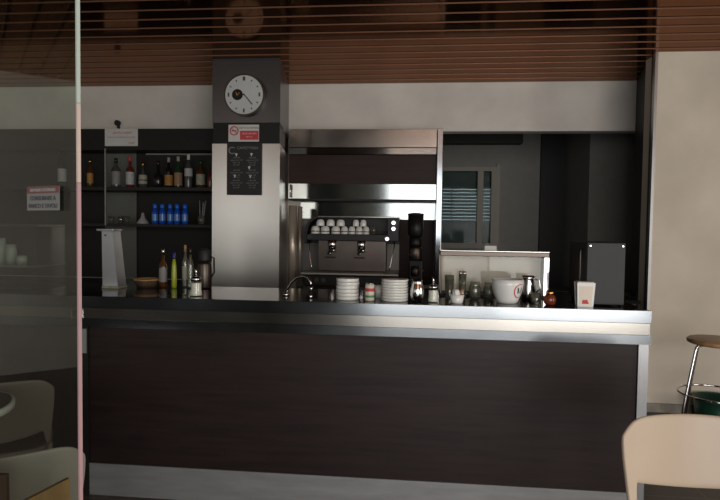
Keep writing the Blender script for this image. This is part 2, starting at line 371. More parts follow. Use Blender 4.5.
mb_ = thing('menu_board', 'black menu board with faint white listings under the no smoking notice', 'menu board', (-1.5135, 4.954, 2.015))
MB().box(-0.158, 0.158, -0.010, 0, -0.229, 0.229).build('board', black_matte, mb_)
text('logo', 'C', 0.09, (-0.115, -0.0108, 0.16), grey_print, mb_)
text('heading', 'CAFFETTERIA', 0.032, (0.03, -0.0108, 0.185), grey_print, mb_)
for cx_ in (-0.072, 0.072):
    for r0 in (0.10, -0.01, -0.10):
        for k, s_ in enumerate(('caffe 0,90', 'cappuccino 1,30', 'latte 1,20', 'the 1,50')):
            text('listing', s_, 0.017, (cx_, -0.0108, r0-0.021*k), grey_print, mb_)
for cx_, cz_ in ((-0.072, 0.125), (0.065, 0.128), (0.045, 0.012), (-0.085, -0.062), (0.055, -0.064)):
    MB().prism([(cx_-0.012, cz_+0.012), (cx_+0.012, cz_+0.012), (cx_+0.005, cz_-0.004), (cx_+0.003, cz_-0.014), (cx_-0.003, cz_-0.014), (cx_-0.005, cz_-0.004)], -0.0112, -0.0101).build('cup_icon', white_print, mb_)

# ------------------------------------------------------------------ back counters and hood
bc = thing('back_counter', 'low dark back counter under the espresso machine', 'counter')
MB().box(-1.19, 1.9, 4.98, 5.57, 0.90, 0.93, 0.003).build('worktop', black_glossy, bc)
MB().box(-1.18, 1.88, 5.02, 5.57, 0, 0.899).build('cabinet_body', cabinet_black, bc)
bl = thing('back_counter', 'low dark back counter under the bottle shelves, left of the steel column', 'counter')
MB().box(-4.6, -1.83, 4.98, 5.86, 0.90, 0.93, 0.003).build('worktop', black_glossy, bl)
MB().box(-4.59, -1.84, 5.02, 5.86, 0, 0.899).build('cabinet_body', cabinet_black, bl)

hd = thing('hood_cabinet', 'steel banded wall cabinet with dark wood door above the espresso machine', 'cabinet')
MB().box(-1.262, 0.196, 5.60, 5.885, 2.296, 2.475, 0.003).build('top_band', steel, hd)
MB().box(-1.262, 0.196, 5.585, 5.885, 2.224, 2.294, 0.006).build('rounded_ledge', mirror_band, hd)
MB().box(-1.262, 0.196, 5.615, 5.885, 1.94, 2.223).build('wood_door', wood_dark2, hd)
MB().frustum(-1.262, 0.196, -1.262, 0.196, 5.596, 5.885, 1.792, 1.939, 5.596, 5.885).build('lower_band', mirror_band, hd)
MB().box(-1.262, 0.196, 5.60, 5.885, 1.776, 1.790).build('underside_lip', black_matte, hd)
MB().tube([(-1.235, 5.56, 1.80), (-1.235, 5.56, 1.93)], 0.007).build('pull_rod', chrome, hd)

po = thing('chrome_post', 'chrome clad post between the hood cabinet and the serving opening', 'post')
MB().box(0.199, 0.252, 5.57, 5.888, 0.93, 2.476, 0.004).build('cladding', mat('post_steel', (.33,.35,.38), .13, 1.0), po)
sp = thing('splashback', 'grey panelled splashback behind the espresso machine', 'splashback')
MB().box(-1.19, 0.196, 5.86, 5.888, 1.60, 1.775).build('polished_band', mirror_band, sp)
MB().box(-1.19, -0.16, 5.865, 5.888, 0.932, 1.597).build('grey_panel', splash_grey, sp)
MB().box(-0.158, 0.196, 5.865, 5.888, 0.932, 1.597).build('brown_panel', wood_dark2, sp)
MB().box(-1.18, -1.0, 5.855, 5.864, 1.575, 1.59).build('rail', steel_dark, sp)
pc = tag(MB().lathe([(0.040, 0), (0.040, 0.78)]).build('reflection_pillar', pale_steel), 'upright pale pillar standing in for a reflection against the right side of the column', 'reflection stand-in'); pc.location = (-1.15, 5.30, 0.93)  # pale pillars added where bright vertical reflections show
pp = tag(MB().lathe([(0.022, 0), (0.022, 0.78)]).build('reflection_pillar', pale_steel), 'thinner pale pillar standing in for a reflection, behind the wider one', 'pipe'); pp.location = (-1.12, 5.50, 0.93)
fr_ = thing('wall_sensor', 'small black sensor above the paper notice on the shelf unit', 'sensor', (-3.178, 5.885, 2.57))
MB().disc(0.030, -0.05, -0.02, cz=0.02).build('head', rubber, fr_); MB().box(-0.010, 0.010, -0.03, 0, -0.035, 0.0).build('bracket', rubber, fr_)

# ------------------------------------------------------------------ bottle shelves
bs_ = thing('bottle_shelf_unit', 'black wall shelf unit for bottles left of the steel column', 'shelf')
MB().box(-4.7, -1.83, 5.60, 5.885, 2.27, 2.485).build('header', cabinet_black, bs_)
MB().box(-4.7, -3.332, 5.865, 5.885, 0.935, 2.268).build('back_panel', cabinet_black, bs_)
MB().box(-2.973, -1.83, 5.865, 5.885, 0.935, 2.268).build('back_panel', cabinet_black, bs_)
MB().box(-3.33, -2.975, 5.862, 5.885, 0.935, 2.268).build('grey_panel', grey_glass, bs_)
MB().box(-4.7, -1.83, 5.47, 5.86, 1.852, 1.885).build('shelf', black_matte, bs_)
MB().box(-4.7, -1.83, 5.47, 5.86, 1.490, 1.518).build('shelf', black_matte, bs_)
MB().box(-3.105, -3.090, 5.46, 5.469, 1.5, 2.268).build('upright', steel_matt, bs_)
MB().box(-2.99, -2.968, 5.845, 5.859, 0.94, 2.268).build('upright', grey_glass, bs_)
MB().box(-2.84, -1.95, 5.80, 5.86, 2.245, 2.262).build('light_rail', grey_print, bs_)

pn = thing('paper_notice', 'white paper notice with faint red lines on the shelf header', 'notice', (-3.0, 5.597, 2.398))
MB().box(-0.176, 0.176, -0.002, 0, -0.088, 0.088).build('sheet', white_paper, pn)
text('line', 'GENTILI CLIENTI', 0.028, (0.01, -0.0025, 0.045), red_print, pn)
text('line', 'SI PREGA DI PAGARE ALLA CASSA', 0.02, (0.0, -0.0025, 0.0), grey_print, pn)
text('line', 'grazie', 0.024, (0.11, -0.0025, -0.055), red_print, pn)

def bottle(x, y, z, r, h, shape, body, cap, lab, label, lz=(0.15, 0.5), group='bottles on the top shelf', capname='cap'):
    t = thing('liquor_bottle', label, 'bottle', (x, y, z), 0, group); r *= .88
    if shape == 'round':
        pr = [(r*.9, 0), (r, .01), (r, h*.52), (r*.85, h*.60), (r*.36, h*.70), (r*.32, h*.90)]
    elif shape == 'squat':
        pr = [(r*.8, 0), (r*1.05, .02), (r*1.1, h*.30), (r*.95, h*.45), (r*.35, h*.58), (r*.28, h*.90)]
    elif shape == 'champ':
        pr = [(r*.95, 0), (r, .01), (r, h*.45), (r*.8, h*.58), (r*.4, h*.75), (r*.36, h*.90)]
    else:
        pr = [(r*.95, 0), (r, .01), (r, h*.60), (r*.7, h*.68), (r*.38, h*.74), (r*.36, h*.90)]
    MB().lathe(pr, n=20).build('body', body, t)
    nr = pr[-1][0]
    MB().lathe([(nr*1.12, h*.84), (nr*1.12, h), (nr*.9, h*1.002)], n=16).build(capname, cap, t)
    if lab is not None:
        MB().lathe([(r*1.02 if shape != 'squat' else r*1.12, h*lz[0]), (r*1.02 if shape != 'squat' else r*1.04, h*lz[1])], n=20, cap=False).build('label', lab, t)
    return t
SZ, SY = 1.886, 5.6
bottle(-3.645, SY, SZ, .045, .38, 'round', black_bottle, black_bottle, label_white, 'black bottle with white label, on the shelf behind the glass door')
bottle(-3.34, SY, SZ, .035, .29, 'round', amber, gold, label_orange, 'amber bottle just right of the glass door edge')
bottle(-3.06, SY, SZ, .050, .30, 'tall', grey_bottle, black_bottle, grey_print, 'dark grey square shouldered bottle, leftmost against the grey panel', (.1, .55))
bottle(-2.91, SY, SZ, .046, .32, 'round', red_bottle, red_print, label_white, 'red capped bottle with a white striped label, against the grey panel edge', (.1, .5))
bottle(-2.772, SY, SZ, .045, .26, 'squat', grey_bottle, gold, label_cream, 'pot-bellied bottle with cream round label and gold neck')
bottle(-2.610, SY, SZ, .050, .27, 'squat', black_bottle, steel_dark, None, 'dark bulbous bottle without label, left of the orange labelled bottle')
bottle(-2.500, SY, SZ, .046, .31, 'round', black_bottle, label_cream, label_orange, 'dark bottle with orange label and cream capsule', (.08, .42))
bottle(-2.400, SY, SZ, .046, .32, 'champ', green_dark, label_cream, label_tan, 'green bottle with large tan label', (.08, .48))
bottle(-2.292, SY, SZ, .044, .34, 'tall', grey_bottle, white_print, label_white, 'clear silver labelled bottle with white cap, tallest on the shelf', (.35, .58))
bottle(-2.165, SY, SZ, .050, .28, 'round', amber, green_dark, label_cream, 'amber bottle with cream label and dark green cap', (.12, .5))
bottle(-2.065, SY, SZ, .036, .22, 'round', red_bottle, rubber, None, 'small dim reddish bottle beside the steel column')

wb0 = thing('water_bottle', 'blue water bottle, leftmost of the blue row', 'bottle', (-2.635, 5.58, 1.519), 0, 'blue water bottles on the lower shelf'); wb0.scale = (.88, .88, .96)
MB().lathe([(.032, 0), (.036, .01), (.036, .12), (.030, .145), (.015, .165), (.013, .19)], n=18).build('body', blue_plastic, wb0)
MB().lathe([(.024, .166), (.026, .17), (.026, .205), (.018, .214)], n=16).build('cap', blue_cap, wb0)
MB().lathe([(.0368, .035), (.0368, .105)], n=18, cap=False).build('label', mat('water_label', (0.10, 0.24, 0.62), .2), wb0)
for i, (x, s_) in enumerate(((-2.557, 'second from the left'), (-2.480, 'middle one'), (-2.402, 'second from the right'), (-2.325, 'rightmost'))):
    dup(wb0, (x, 5.58+0.012*(i % 2), 1.519), 'blue water bottle, %s of the blue row' % s_)
st = thing('straw_holder', 'beaker of pale drinking straws beside the steel column', 'straw holder', (-2.145, 5.58, 1.519))
MB().lathe([(.036, 0), (.042, .09)], n=18).build('beaker', smoky, st)
for i in range(9):
    a = random.uniform(0, 2*PI); rr = random.uniform(.004, .022)
    MB().tube([(rr*math.cos(a), rr*math.sin(a), .01), (rr*2.1*math.cos(a)+.012, rr*1.6*math.sin(a), random.uniform(.20, .25))], .004, 6).build('straw', funnel_mat, st)
fu = tag(MB().lathe([(.060, 0), (.058, .015), (.022, .065), (.014, .10), (.010, .115)], n=24).build('upturned_funnel', funnel_mat), 'pale upturned funnel left of the blue water bottles', 'funnel'); fu.location = (-2.765, 5.58, 1.519)
g0 = thing('shot_glass', 'small glass on the lower shelf, left one by the chrome upright', 'glass', (-3.10, 5.58, 1.519), 0, 'small glasses on the lower shelf')
MB().lathe([(.024, 0), (.030, .075), (.028, .075), (.022, .006)], n=18).build('bowl', smoky, g0)
dup(g0, (-3.02, 5.62, 1.519), 'small glass on the lower shelf, middle one before the grey panel')
dup(g0, (-2.935, 5.58, 1.519), 'small glass on the lower shelf, nearest the upturned funnel')

# ------------------------------------------------------------------ espresso machine
em = thing('espresso_machine', 'two group espresso machine with black arched top, on the back counter', 'espresso machine', (-0.575, 5.2, 0.93))
MB().box(-.425, .43, -.14, .22, .05, .155, .01).build('base', machine_black, em)
MB().box(-.43, .435, -.24, .20, .160, .182, .006).build('drip_tray', mat('tray_steel', (.40,.37,.34), .35, .6), em)
MB().box(-.305, .315, -.05, .20, .184, .462, .004).build('front_panel', steel_dark, em)
arch = [(-.425, .43), (-.425, .52), (-.41, .59), (-.385, .635), (-.345, .668), (-.30, .682), (.43, .682), (.43, .43)]
MB().prism(arch, .13, .20).build('back_cowl', machine_black, em)
MB().prism([(-.425, .43), (-.425, .52), (-.41, .59), (-.385, .635), (-.345, .668), (-.30, .682), (-.30, .665), (-.335, .65), (-.368, .62), (-.385, .58), (-.398, .52), (-.398, .43)], -.12, .129).build('side_cheek', machine_black, em)
MB().box(.33, .43, -.12, .129, .463, .668, .004).build('side_cheek', machine_black, em)
MB().box(-.30, .43, -.12, .129, .670, .684, .003).build('top_rail', steel, em)
MB().box(-.395, .33, -.12, .128, .463, .520, .003).build('cup_shelf', machine_black, em)
MB().tube([(-.39, -.125, .545), (.33, -.125, .545)], .0035, 8).build('cup_rail', steel_dark, em)
for gx in (-.168, .097):
    gh = MB().lathe([(.030, .395), (.038, .41), (.038, .455), (.030, .462)], gx, -.095, 20).build('group_head', chrome, em)
    MB().lathe([(.032, .360), (.036, .37), (.036, .394)], gx, -.095, 20).build('filter_basket', chrome, gh)
    MB().tube([(gx, -.13, .378), (gx-.004, -.19, .372), (gx-.01, -.27, .350)], .012, 10).build('handle', rubber, gh)
    MB().tube([(gx-.012, -.095, .36), (gx-.012, -.105, .335)], .006, 8).build('spout', chrome, gh)
for kx, kz in ((.385, .628), (.385, .575), (.33, .485), (-.365, .495)):
    k_ = MB().disc(.017, -.165, -.121, cx=kx, cz=kz, n=16).build('knob', chrome, em)
for sx_ in (-1, 1):
    x0 = -.375 if sx_ < 0 else .39
    MB().tube([(x0, -.10, .462), (x0+.005, -.13, .42), (x0-.012*sx_, -.16, .34), (x0-.03*sx_, -.17, .24), (x0-.04*sx_, -.18, .20)], .005, 8).build('steam_wand', chrome, em)
for bx_ in (-.19, .075):
    MB().box(bx_-.05, bx_+.05, -.056, -.0505, .30, .315).build('button_strip', machine_black, em)
text('lettering', 'espresso', .024, (.20, -.0515, .335), red_print, em)
MB().lathe([(.02, 0), (.02, .05)], -.36, .05, 12).lathe([(.02, 0), (.02, .05)], .36, .05, 12).build('foot', rubber, em)
MB().disc(.022, -.150, -.141, cx=-.30, cz=.105, n=20).build('gauge', steel_dark, em)
MB().disc(.022, -.150, -.141, cx=-.24, cz=.105, n=20).build('gauge', steel_dark, em)

def cup_mesh(r, h): return [(r*1.02, 0), (r*1.07, .005), (r*1.05, h*.5), (r*.9, h*.85), (r*.6, h*.95), (r*.55, h)]
CZ = .93+.521; cupn = 0
cupA = None
cups = [(-.905, .039, 'leftmost of the lower row'), (-.815, .039, 'second of the lower row'), (-.717, .039, 'third of the lower row'), (-.637, .030, 'fourth of the lower row'), (-.570, .030, 'fifth of the lower row'), (-.503, .030, 'sixth of the lower row'), (-.440, .028, 'rightmost of the lower row')]
for x, r, s_ in cups:
    t = thing('coffee_cup', 'white upturned coffee cup on the machine, '+s_, 'cup', (x, 5.14, CZ), 0, 'cups on top of the espresso machine')
    MB().lathe(cup_mesh(r, .070), n=20).build('body', porcelain, t)
    MB().tube([(r*.9, 0, .015), (r*1.25, .0, .022), (r*1.25, 0, .042), (r*.85, 0, .048)], .004, 6).build('handle', porcelain, t).rotation_euler = (0, 0, .9)
for x, r, s_ in ((-.862, .036, 'leftmost of the upper row'), (-.768, .036, 'second of the upper row'), (-.675, .036, 'middle of the upper row'), (-.535, .027, 'fourth of the upper row'), (-.468, .027, 'rightmost of the upper row')):
    t = thing('coffee_cup', 'white upturned coffee cup on the machine, '+s_, 'cup', (x, 5.155, CZ+.071), 0, 'cups on top of the espresso machine')
    MB().lathe(cup_mesh(r, .060), n=20).build('body', porcelain, t)
t = tag(MB().lathe([(.025, 0), (.030, .07), (.028, .07), (.023, .005)], n=18).build('shot_glass', smoky), 'small glass beside the cups on top of the espresso machine', 'glass'); t.location = (-.375, 5.14, CZ)

# grinder
gr = thing('coffee_grinder', 'black coffee grinder with tall hopper right of the espresso machine', 'coffee grinder', (0.005, 5.12, 0.93))
MB().box(-.085, .085, -.13, .13, 0, .055, .008).build('base', machine_black, gr)
MB().box(-.055, .065, -.04, .10, .056, .30, .01).build('body', machine_black, gr)
MB().lathe([(.055, .301), (.060, .31), (.060, .40), (.050, .42)], .0, .0, 24).build('dosing_chamber', steel_dark, gr)
MB().lathe([(.050, .421), (.055, .44), (.055, .49), (.045, .499)], 0, 0, 24).build('collar', machine_black, gr)
hp = MB().lathe([(.050, .50), (.068, .53), (.070, .70)], 0, 0, 24).build('hopper', machine_black, gr)
MB().lathe([(.072, .701), (.072, .712), (.03, .72)], 0, 0, 24).build('lid', rubber, hp)
MB().lathe([(.024, .16), (.034, .17), (.034, .245), (.02, .25)], .0, -.07, 20).build('doser', steel_dark, gr)
MB().box(-.045, .045, -.12, -.05, .125, .137).build('filter_fork', steel_dark, gr)
MB().tube([(.03, -.09, .21), (.075, -.11, .215)], .006, 8).build('lever', chrome, gr)

# ------------------------------------------------------------------ things on the counter
T = 1.1205
def saucer_stack(x, y, r, n, dz, where, grp):
    proto = thing('saucer', 'white saucer, lowest of '+where, 'saucer', (x, y, T), 0, grp)
    MB().lathe([(r*.93, 0), (r*.97, .002), (r*.995, dz*.4), (r, dz*.88), (r*.995, dz*.99), (r*.80, dz*.6), (0.001, dz*.45)], n=36).build('dish', porcelain, proto)
    for i in range(1, n):
        dup(proto, (x+random.uniform(-.002, .002), y+random.uniform(-.002, .002), T+dz*i), 'white saucer, %s of %s' % (ordinal(i, n), where))
saucer_stack(-.362, 3.09, .0625, 6, .0195, 'the left narrower stack, beside the can', 'saucers in the left stack')
saucer_stack(-.104, 3.09, .0730, 8, .0148, 'the right wider stack, beside the steel pitcher', 'saucers in the right stack')

cn = thing('drink_can', 'small cream can with red and green print between the saucer stacks', 'can', (-.237, 3.05, T))
MB().lathe([(.021, 0), (.025, .006), (.025, .086), (.021, .092)], n=24).build('body', can_print, cn)
MB().lathe([(.0255, .052), (.0255, .070)], n=24, cap=False).build('red_stripe', red_print, cn)
MB().lathe([(.0255, .020), (.0255, .032)], n=24, cap=False).build('green_stripe', green_print, cn)
MB().lathe([(.021, .0925), (.0215, .096)], n=24).build('rim', chrome, cn)
tm = tag(MB().lathe([(.022, 0), (.027, .07), (.025, .07), (.020, .005)], n=20).build('paper_cup', porcelain), 'small white cup behind the can and right saucer stack', 'cup'); tm.location = (-.196, 3.20, T)

pt = thing('steel_pitcher', 'egg shaped polished steel pitcher right of the saucers', 'pitcher', (.017, 3.07, T))
MB().lathe([(.022, 0), (.032, .012), (.039, .040), (.038, .065), (.030, .092), (.026, .105), (.028, .118), (.026, .118), (.024, .10)], n=28).build('body', chrome, pt)
MB().tube([(.027, .0, .105), (.048, .0, .10), (.050, .0, .07), (.036, .0, .045)], .004, 8).build('handle', chrome, pt).rotation_euler = (0, 0, 2.2)

def sugar_pourer(x, y, label, s=1.0):
    t = thing('sugar_dispenser', label, 'sugar dispenser', (x, y, T), 0, 'sugar dispensers on the counter'); t.scale = (s, s, s)
    MB().lathe([(.033, 0), (.034, .006), (.029, .045), (.031, .078), (.026, .088)], n=28).build('jar', clear, t)
    MB().lathe([(.031, .003), (.032, .008), (.0272, .045), (.0288, .072), (0.001, .074)], n=28).build('sugar', sugar, t)
    c = MB().lathe([(.029, .086), (.030, .098), (.022, .108), (.008, .113)], n=24).build('lid', chrome, t)
    MB().tube([(0, 0, .110), (0, 0, .135), (-.004, -.003, .155)], .0062, 10).build('spout', chrome, c)
    return t
sugar_pourer(-1.211, 3.07, 'glass sugar dispenser with steel spout in front of the steel column')
sugar_pourer(.103, 3.07, 'glass sugar dispenser with steel spout right of the steel pitcher', .86)

ss = thing('sachet_pot', 'small white pot stuffed with sugar sachets', 'pot', (.228, 3.05, T))
MB().lathe([(.028, 0), (.030, .003), (.038, .046), (.035, .046), (.028, .006)], n=24).build('pot', porcelain_w, ss)
for i in range(7):
    a = 2*PI*i/7+.3
    o = MB().box(-.011, .011, -.0015, .0015, -.030, .026).build('sachet', porcelain_w if i % 3 else seat_wood, ss, (.022*math.cos(a), .022*math.sin(a), .046))
    o.rotation_euler = (random.uniform(-.4, .4), random.uniform(-.5, .5), a+PI/2)

bcup = thing('giant_cup', 'big white cup with a red ring logo on the counter', 'cup', (.500, 3.12, T))
MB().lathe([(.050, 0), (.054, .004), (.060, .018), (.076, .060), (.083, .100), (.085, .128), (.081, .128), (.072, .06), (.052, .012), (.001, .010)], n=48).build('bowl', porcelain_w, bcup)
MB().tube([(.080, .0, .112), (.105, 0, .110), (.116, 0, .085), (.104, 0, .055), (.074, 0, .045)], .008, 10).build('handle', porcelain_w, bcup).rotation_euler = (0, 0, .7)
def rcup(z):
    pr = [(.018, .060), (.060, .076), (.100, .083), (.128, .085)]
    for (z0, r0), (z1, r1) in zip(pr, pr[1:]):
        if z <= z1: return r0+(r1-r0)*(z-z0)/(z1-z0)
    return .085
def on_cup(u, v, off=.0012):      # u metres round from the front, v height
    a = -PI/2+u/.078; r = rcup(v)+off
    return (r*math.cos(a), r*math.sin(a), v)
lg = MB()
def cup_patch(poly_pts):
    lg.bm.faces.new([lg.bm.verts.new(on_cup(u, v)) for u, v in poly_pts])
UC, VC = .058, .070
for i in range(24):
    a, b = PI*.28+2*PI*.72*i/24, PI*.28+2*PI*.72*(i+1)/24
    t0 = .0045*math.sin(PI*(i+.5)/24)+.002
    cup_patch([(UC+.036*math.cos(a), VC+.038*math.sin(a)), (UC+.036*math.cos(b), VC+.038*math.sin(b)), (UC+(.036-t0)*math.cos(b), VC+(.038-t0)*math.sin(b)), (UC+(.036-t0)*math.cos(a), VC+(.038-t0)*math.sin(a))])
lo = lg.build('ring_logo', red_print, bcup)
lg = MB()
for q in ([(-.014, -.014), (-.009, -.014), (-.011, .018), (-.017, .018)], [(-.017, .018), (-.010, .018), (.001, -.010), (-.004, -.012)], [(.002, -.012), (.005, -.008), (.015, .018), (.010, .018)], [(.010, .018), (.015, .018), (.016, -.014), (.011, -.014)]):
    cup_patch([(UC+a*1.05+.002, VC+b*1.05) for a, b in q])
lg.build('letter_logo', dark_print, bcup)

rj = thing('candle_jar', 'small round red glass jar with gold lid', 'jar', (.712, 3.07, T)); rj.scale = (.9, .9, .92)
MB().lathe([(.020, 0), (.032, .010), (.036, .030), (.031, .050), (.022, .060)], n=28).build('jar', red_glass, rj)
MB().lathe([(.022, .0605), (.023, .074), (.016, .084), (.004, .088)], n=24).build('lid', gold, rj)

nh = thing('napkin_holder', 'white napkin holder with small red logo at the grey machine', 'napkin holder', (.880, 3.045, T), -.05); nh.scale = (.80, .84, .99)
MB().frustum(-.048, .048, -.056, .056, -.035, -.030, 0, .128, -.045, -.040).build('front_frame', porcelain_w, nh)
MB().frustum(-.048, .048, -.056, .056, .030, .035, 0, .128, .040, .045).build('back_frame', porcelain_w, nh)
MB().box(-.048, .048, -.035, .035, 0, .006).build('base', porcelain_w, nh)
MB().frustum(-.043, .043, -.049, .049, -.028, .028, .007, .132, -.034, .034).build('napkins', white_paper, nh)
MB().frustum(-.036, .036, -.042, .042, -.0372, -.0352, .014, .110, -.0452, -.0432).build('front_card', case_cream, nh)
MB().disc(.010, -.0405, -.0374, cx=-.012, cz=.030, n=14).disc(.009, -.0405, -.0374, cx=.004, cz=.032, n=14).box(-.022, .018, -.0398, -.0374, .018, .028).build('logo', red_print, nh)

gb = thing('juice_machine', 'dark grey boxy drinks machine at the right end of the counter', 'drinks machine', (1.01, 3.09, T))
MB().box(-.112, .084, .006, .33, .018, .335, .006).build('body', machine_black, gb)
MB().box(-.108, .083, -.004, .0055, .008, .330, .002).build('front_panel', grey_box, gb)
for sx_ in (-.094, .070):
    MB().disc(.004, -.007, -.0045, cx=sx_, cz=.315, n=12).build('screw', chrome, gb)
for sx_, sy_ in ((-.09, .03), (.08, .03), (-.09, .3), (.08, .3)):
    MB().lathe([(.012, 0), (.012, .0175)], sx_, sy_, 12).build('foot', rubber, gb)
MB().tube([(-.115, .06, .30), (-.126, .06, .28), (-.126, .06, .08), (-.115, .06, .06)], .005, 8).build('side_handle', steel_dark, gb)

# pastry case
pcs = thing('display_case', 'low glass display case with steel top frame behind the glasses', 'display case', (.462, 3.46, T))
MB().box(-.312, .312, -.09, .09, .236, .262, .003).build('top_frame', steel_dark, pcs)
MB().box(-.312, .312, -.09, .09, .2625, .268, .001).build('top_sheet', steel, pcs)
MB().box(.282, .312, -.09, -.066, .012, .235, .002).build('corner_post', chrome, pcs)
MB().box(-.312, -.300, -.09, -.078, .012, .235, .002).build('corner_post', steel_dark, pcs)
MB().box(-.312, .312, -.09, .09, 0, .012).build('floor_tray', black_matte, pcs)
MB().box(-.310, .300, .080, .088, .013, .235).build('back_panel', case_cream, pcs)
MB().box(-.288, .280, -.084, -.080, .013, .235).build('front_glass', case_glass, pcs)
MB().box(.298, .301, -.064, .079, .013, .235).build('side_glass', case_glass, pcs)
tg = thing('price_tag', 'small white card lying on the glass display case', 'card', (.445, 3.42, T+.2685))
MB().vprism([(-.035, -.02), (.035, -.02), (.035, .02), (-.035, .02)], 0, .008).build('card', white_paper, tg)
MB().box(-.034, .034, -.004, .0, .008, .028).build('folded_edge', white_paper, tg)

def tumbler(x, y, r, h, label, fill, fm, bulge=False):
    t = thing('glass_jar' if bulge else 'drinking_glass', label, 'jar' if bulge else 'glass', (x, y, T), 0, 'glassware before the display case')
    if bulge:
        pr = [(r*.8, 0), (r, .01), (r*1.0, h*.6), (r*.75, h*.82), (r*.78, h)]
    else:
        pr = [(r*.82, 0), (r*.84, .008), (r, h), (r*.93, h), (r*.78, .012)]
    MB().lathe(pr, n=24).build('vessel', smoky, t)
    MB().lathe([(r*.74, .009), (r*.80, h*fill), (.001, h*fill)], n=20).build('contents', fm, t)
    return t
t = tumbler(.200, 3.28, .027, .130, 'tall glass with dark drink, leftmost before the display case', .80, grey_bottle)
t = tumbler(.274, 3.28, .023, .142, 'tall narrow glass holding spoons, behind the sachet pot', .25, steel_dark)
for i in range(5):
    a = i*1.3
    MB().tube([(.010*math.cos(a), .010*math.sin(a), .03), (.016*math.cos(a), .014*math.sin(a), .135)], .0028, 6).lathe([(.001, .128), (.008, .138), (.006, .150), (.001, .154)], .017*math.cos(a), .015*math.sin(a), 10).build('spoon', chrome, t)
tumbler(.345, 3.28, .035, .098, 'stout glass jar left of another stout jar, beside the big cup', .75, glass_fill, True)
tumbler(.424, 3.28, .033, .094, 'stout glass jar right next to the big cup rim', .75, glass_fill, True)
mj = thing('milk_jug', 'polished steel milk jug behind the big cup handle', 'jug', (.640, 3.28, T))
MB().lathe([(.036, 0), (.042, .01), (.044, .05), (.034, .095), (.032, .120), (.038, .135), (.036, .135), (.028, .10)], n=28).build('body', chrome, mj)
MB().tube([(.033, 0, .115), (.062, 0, .11), (.066, 0, .07), (.043, 0, .04)], .005, 8).build('handle', chrome, mj)
MB().lathe([(.001, .128), (.029, .127)], n=20, cap=False).build('milk', steel_dark, mj)
gg = tag(MB().lathe([(.024, 0), (.026, .01), (.029, .055), (.027, .055), (.022, .008)], n=20).build('drinking_glass', smoky), 'short greenish glass left of the red candle jar', 'glass'); gg.location = (.655, 3.14, T)

# tap
fa = thing('tap', 'curved chrome swan neck tap at the back of the counter', 'tap', (-.725, 3.18, T))
MB().lathe([(.020, 0), (.018, .012), (.012, .02)], n=20).build('base', chrome, fa)
pts = [(0, 0, .018), (.012, -.004, .045), (.035, -.012, .080), (.068, -.025, .108), (.105, -.040, .118), (.135, -.052, .110), (.152, -.060, .088), (.156, -.062, .062)]
MB().tube(pts, .0065, 12).build('neck', chrome, fa)
MB().lathe([(.009, .040), (.009, .062)], .156, -.062, 12).build('nozzle', chrome, fa)
sk = tag(MB().lathe([(.011, 0), (.011, .010), (.007, .024), (.002, .026)], n=16).build('drain_button', chrome), 'small chrome button on the counter below the tap nozzle', 'button'); sk.location = (-.568, 3.10, T)

# left of the column
tw = thing('tapered_tower', 'tapering brushed steel tower with flat cap on the left counter end', 'dispenser tower', (-1.872, 3.36, T))
MB().frustum(-.026, .072, -.030, .036, -.05, .05, .016, .350).build('column', steel_matt, tw)
MB().box(-.062, .046, -.055, .055, .351, .366, .003).build('cap', steel_matt, tw)
MB().box(-.030, .078, -.055, .055, 0, .015, .003).build('base', label_cream, tw)
MB().disc(.006, -.056, -.050, cx=-.005, cz=.325, n=12).build('screw', steel_dark, tw)

bottle(-1.572, 3.44, T, .028, .245, 'round', amber, chrome, grey_print, 'dark bottle with steel cap, left of the yellow green soap bottle', group='bottles on the left counter')
so = thing('soap_bottle', 'yellow green soap bottle with dark blue cap', 'bottle', (-1.492, 3.42, T)); so.scale = (.8, .8, .96)
MB().lathe([(.017, 0), (.020, .012), (.021, .09), (.017, .15), (.010, .19)], n=20).build('body', soap, so)
MB().lathe([(.011, .191), (.013, .197), (.011, .228), (.004, .235)], n=16).build('cap', mat('navy_cap', (.01, .015, .16), .4), so)
bottle(-1.445, 3.48, T, .022, .268, 'tall', smoky, label_tan, label_cream, 'clear tall bottle with tan capsule, right of the soap bottle', (.2, .5), group='bottles on the left counter')
bottle(-1.395, 3.44, T, .021, .250, 'tall', smoky, steel_dark, None, 'slim clear bottle without label, nearest the black flask', group='bottles on the left counter')
fl = thing('vacuum_flask', 'steel flask with black lid behind the left sugar dispenser', 'flask', (-1.312, 3.46, T))
MB().lathe([(.042, 0), (.045, .008), (.045, .150), (.038, .168)], n=28).build('body', steel_dark, fl)
MB().lathe([(.036, .169), (.038, .18), (.036, .235), (.022, .250)], n=24).build('lid', rubber, fl)
MB().tube([(.040, .0, .20), (.062, .0, .19), (.064, .0, .10), (.044, .0, .07)], .006, 8).build('handle', rubber, fl)
bk_ = thing('bread_basket', 'shallow wicker basket between the steel tower and the bottles', 'basket', (-1.68, 3.45, T))
MB().lathe([(.060, 0), (.078, .045), (.074, .045), (.056, .006), (.001, .006)], n=32).build('bowl', wicker, bk_)
MB().torus(.077, .006, .048).build('rim', tan_wood, bk_)
at = tag(MB().lathe([(.030, 0), (.036, .018), (.030, .018), (.026, .006), (.001, .006)], n=28).build('ashtray', clear), 'small clear glass ashtray in front of the bottles', 'ashtray'); at.location = (-1.42, 3.14, T)

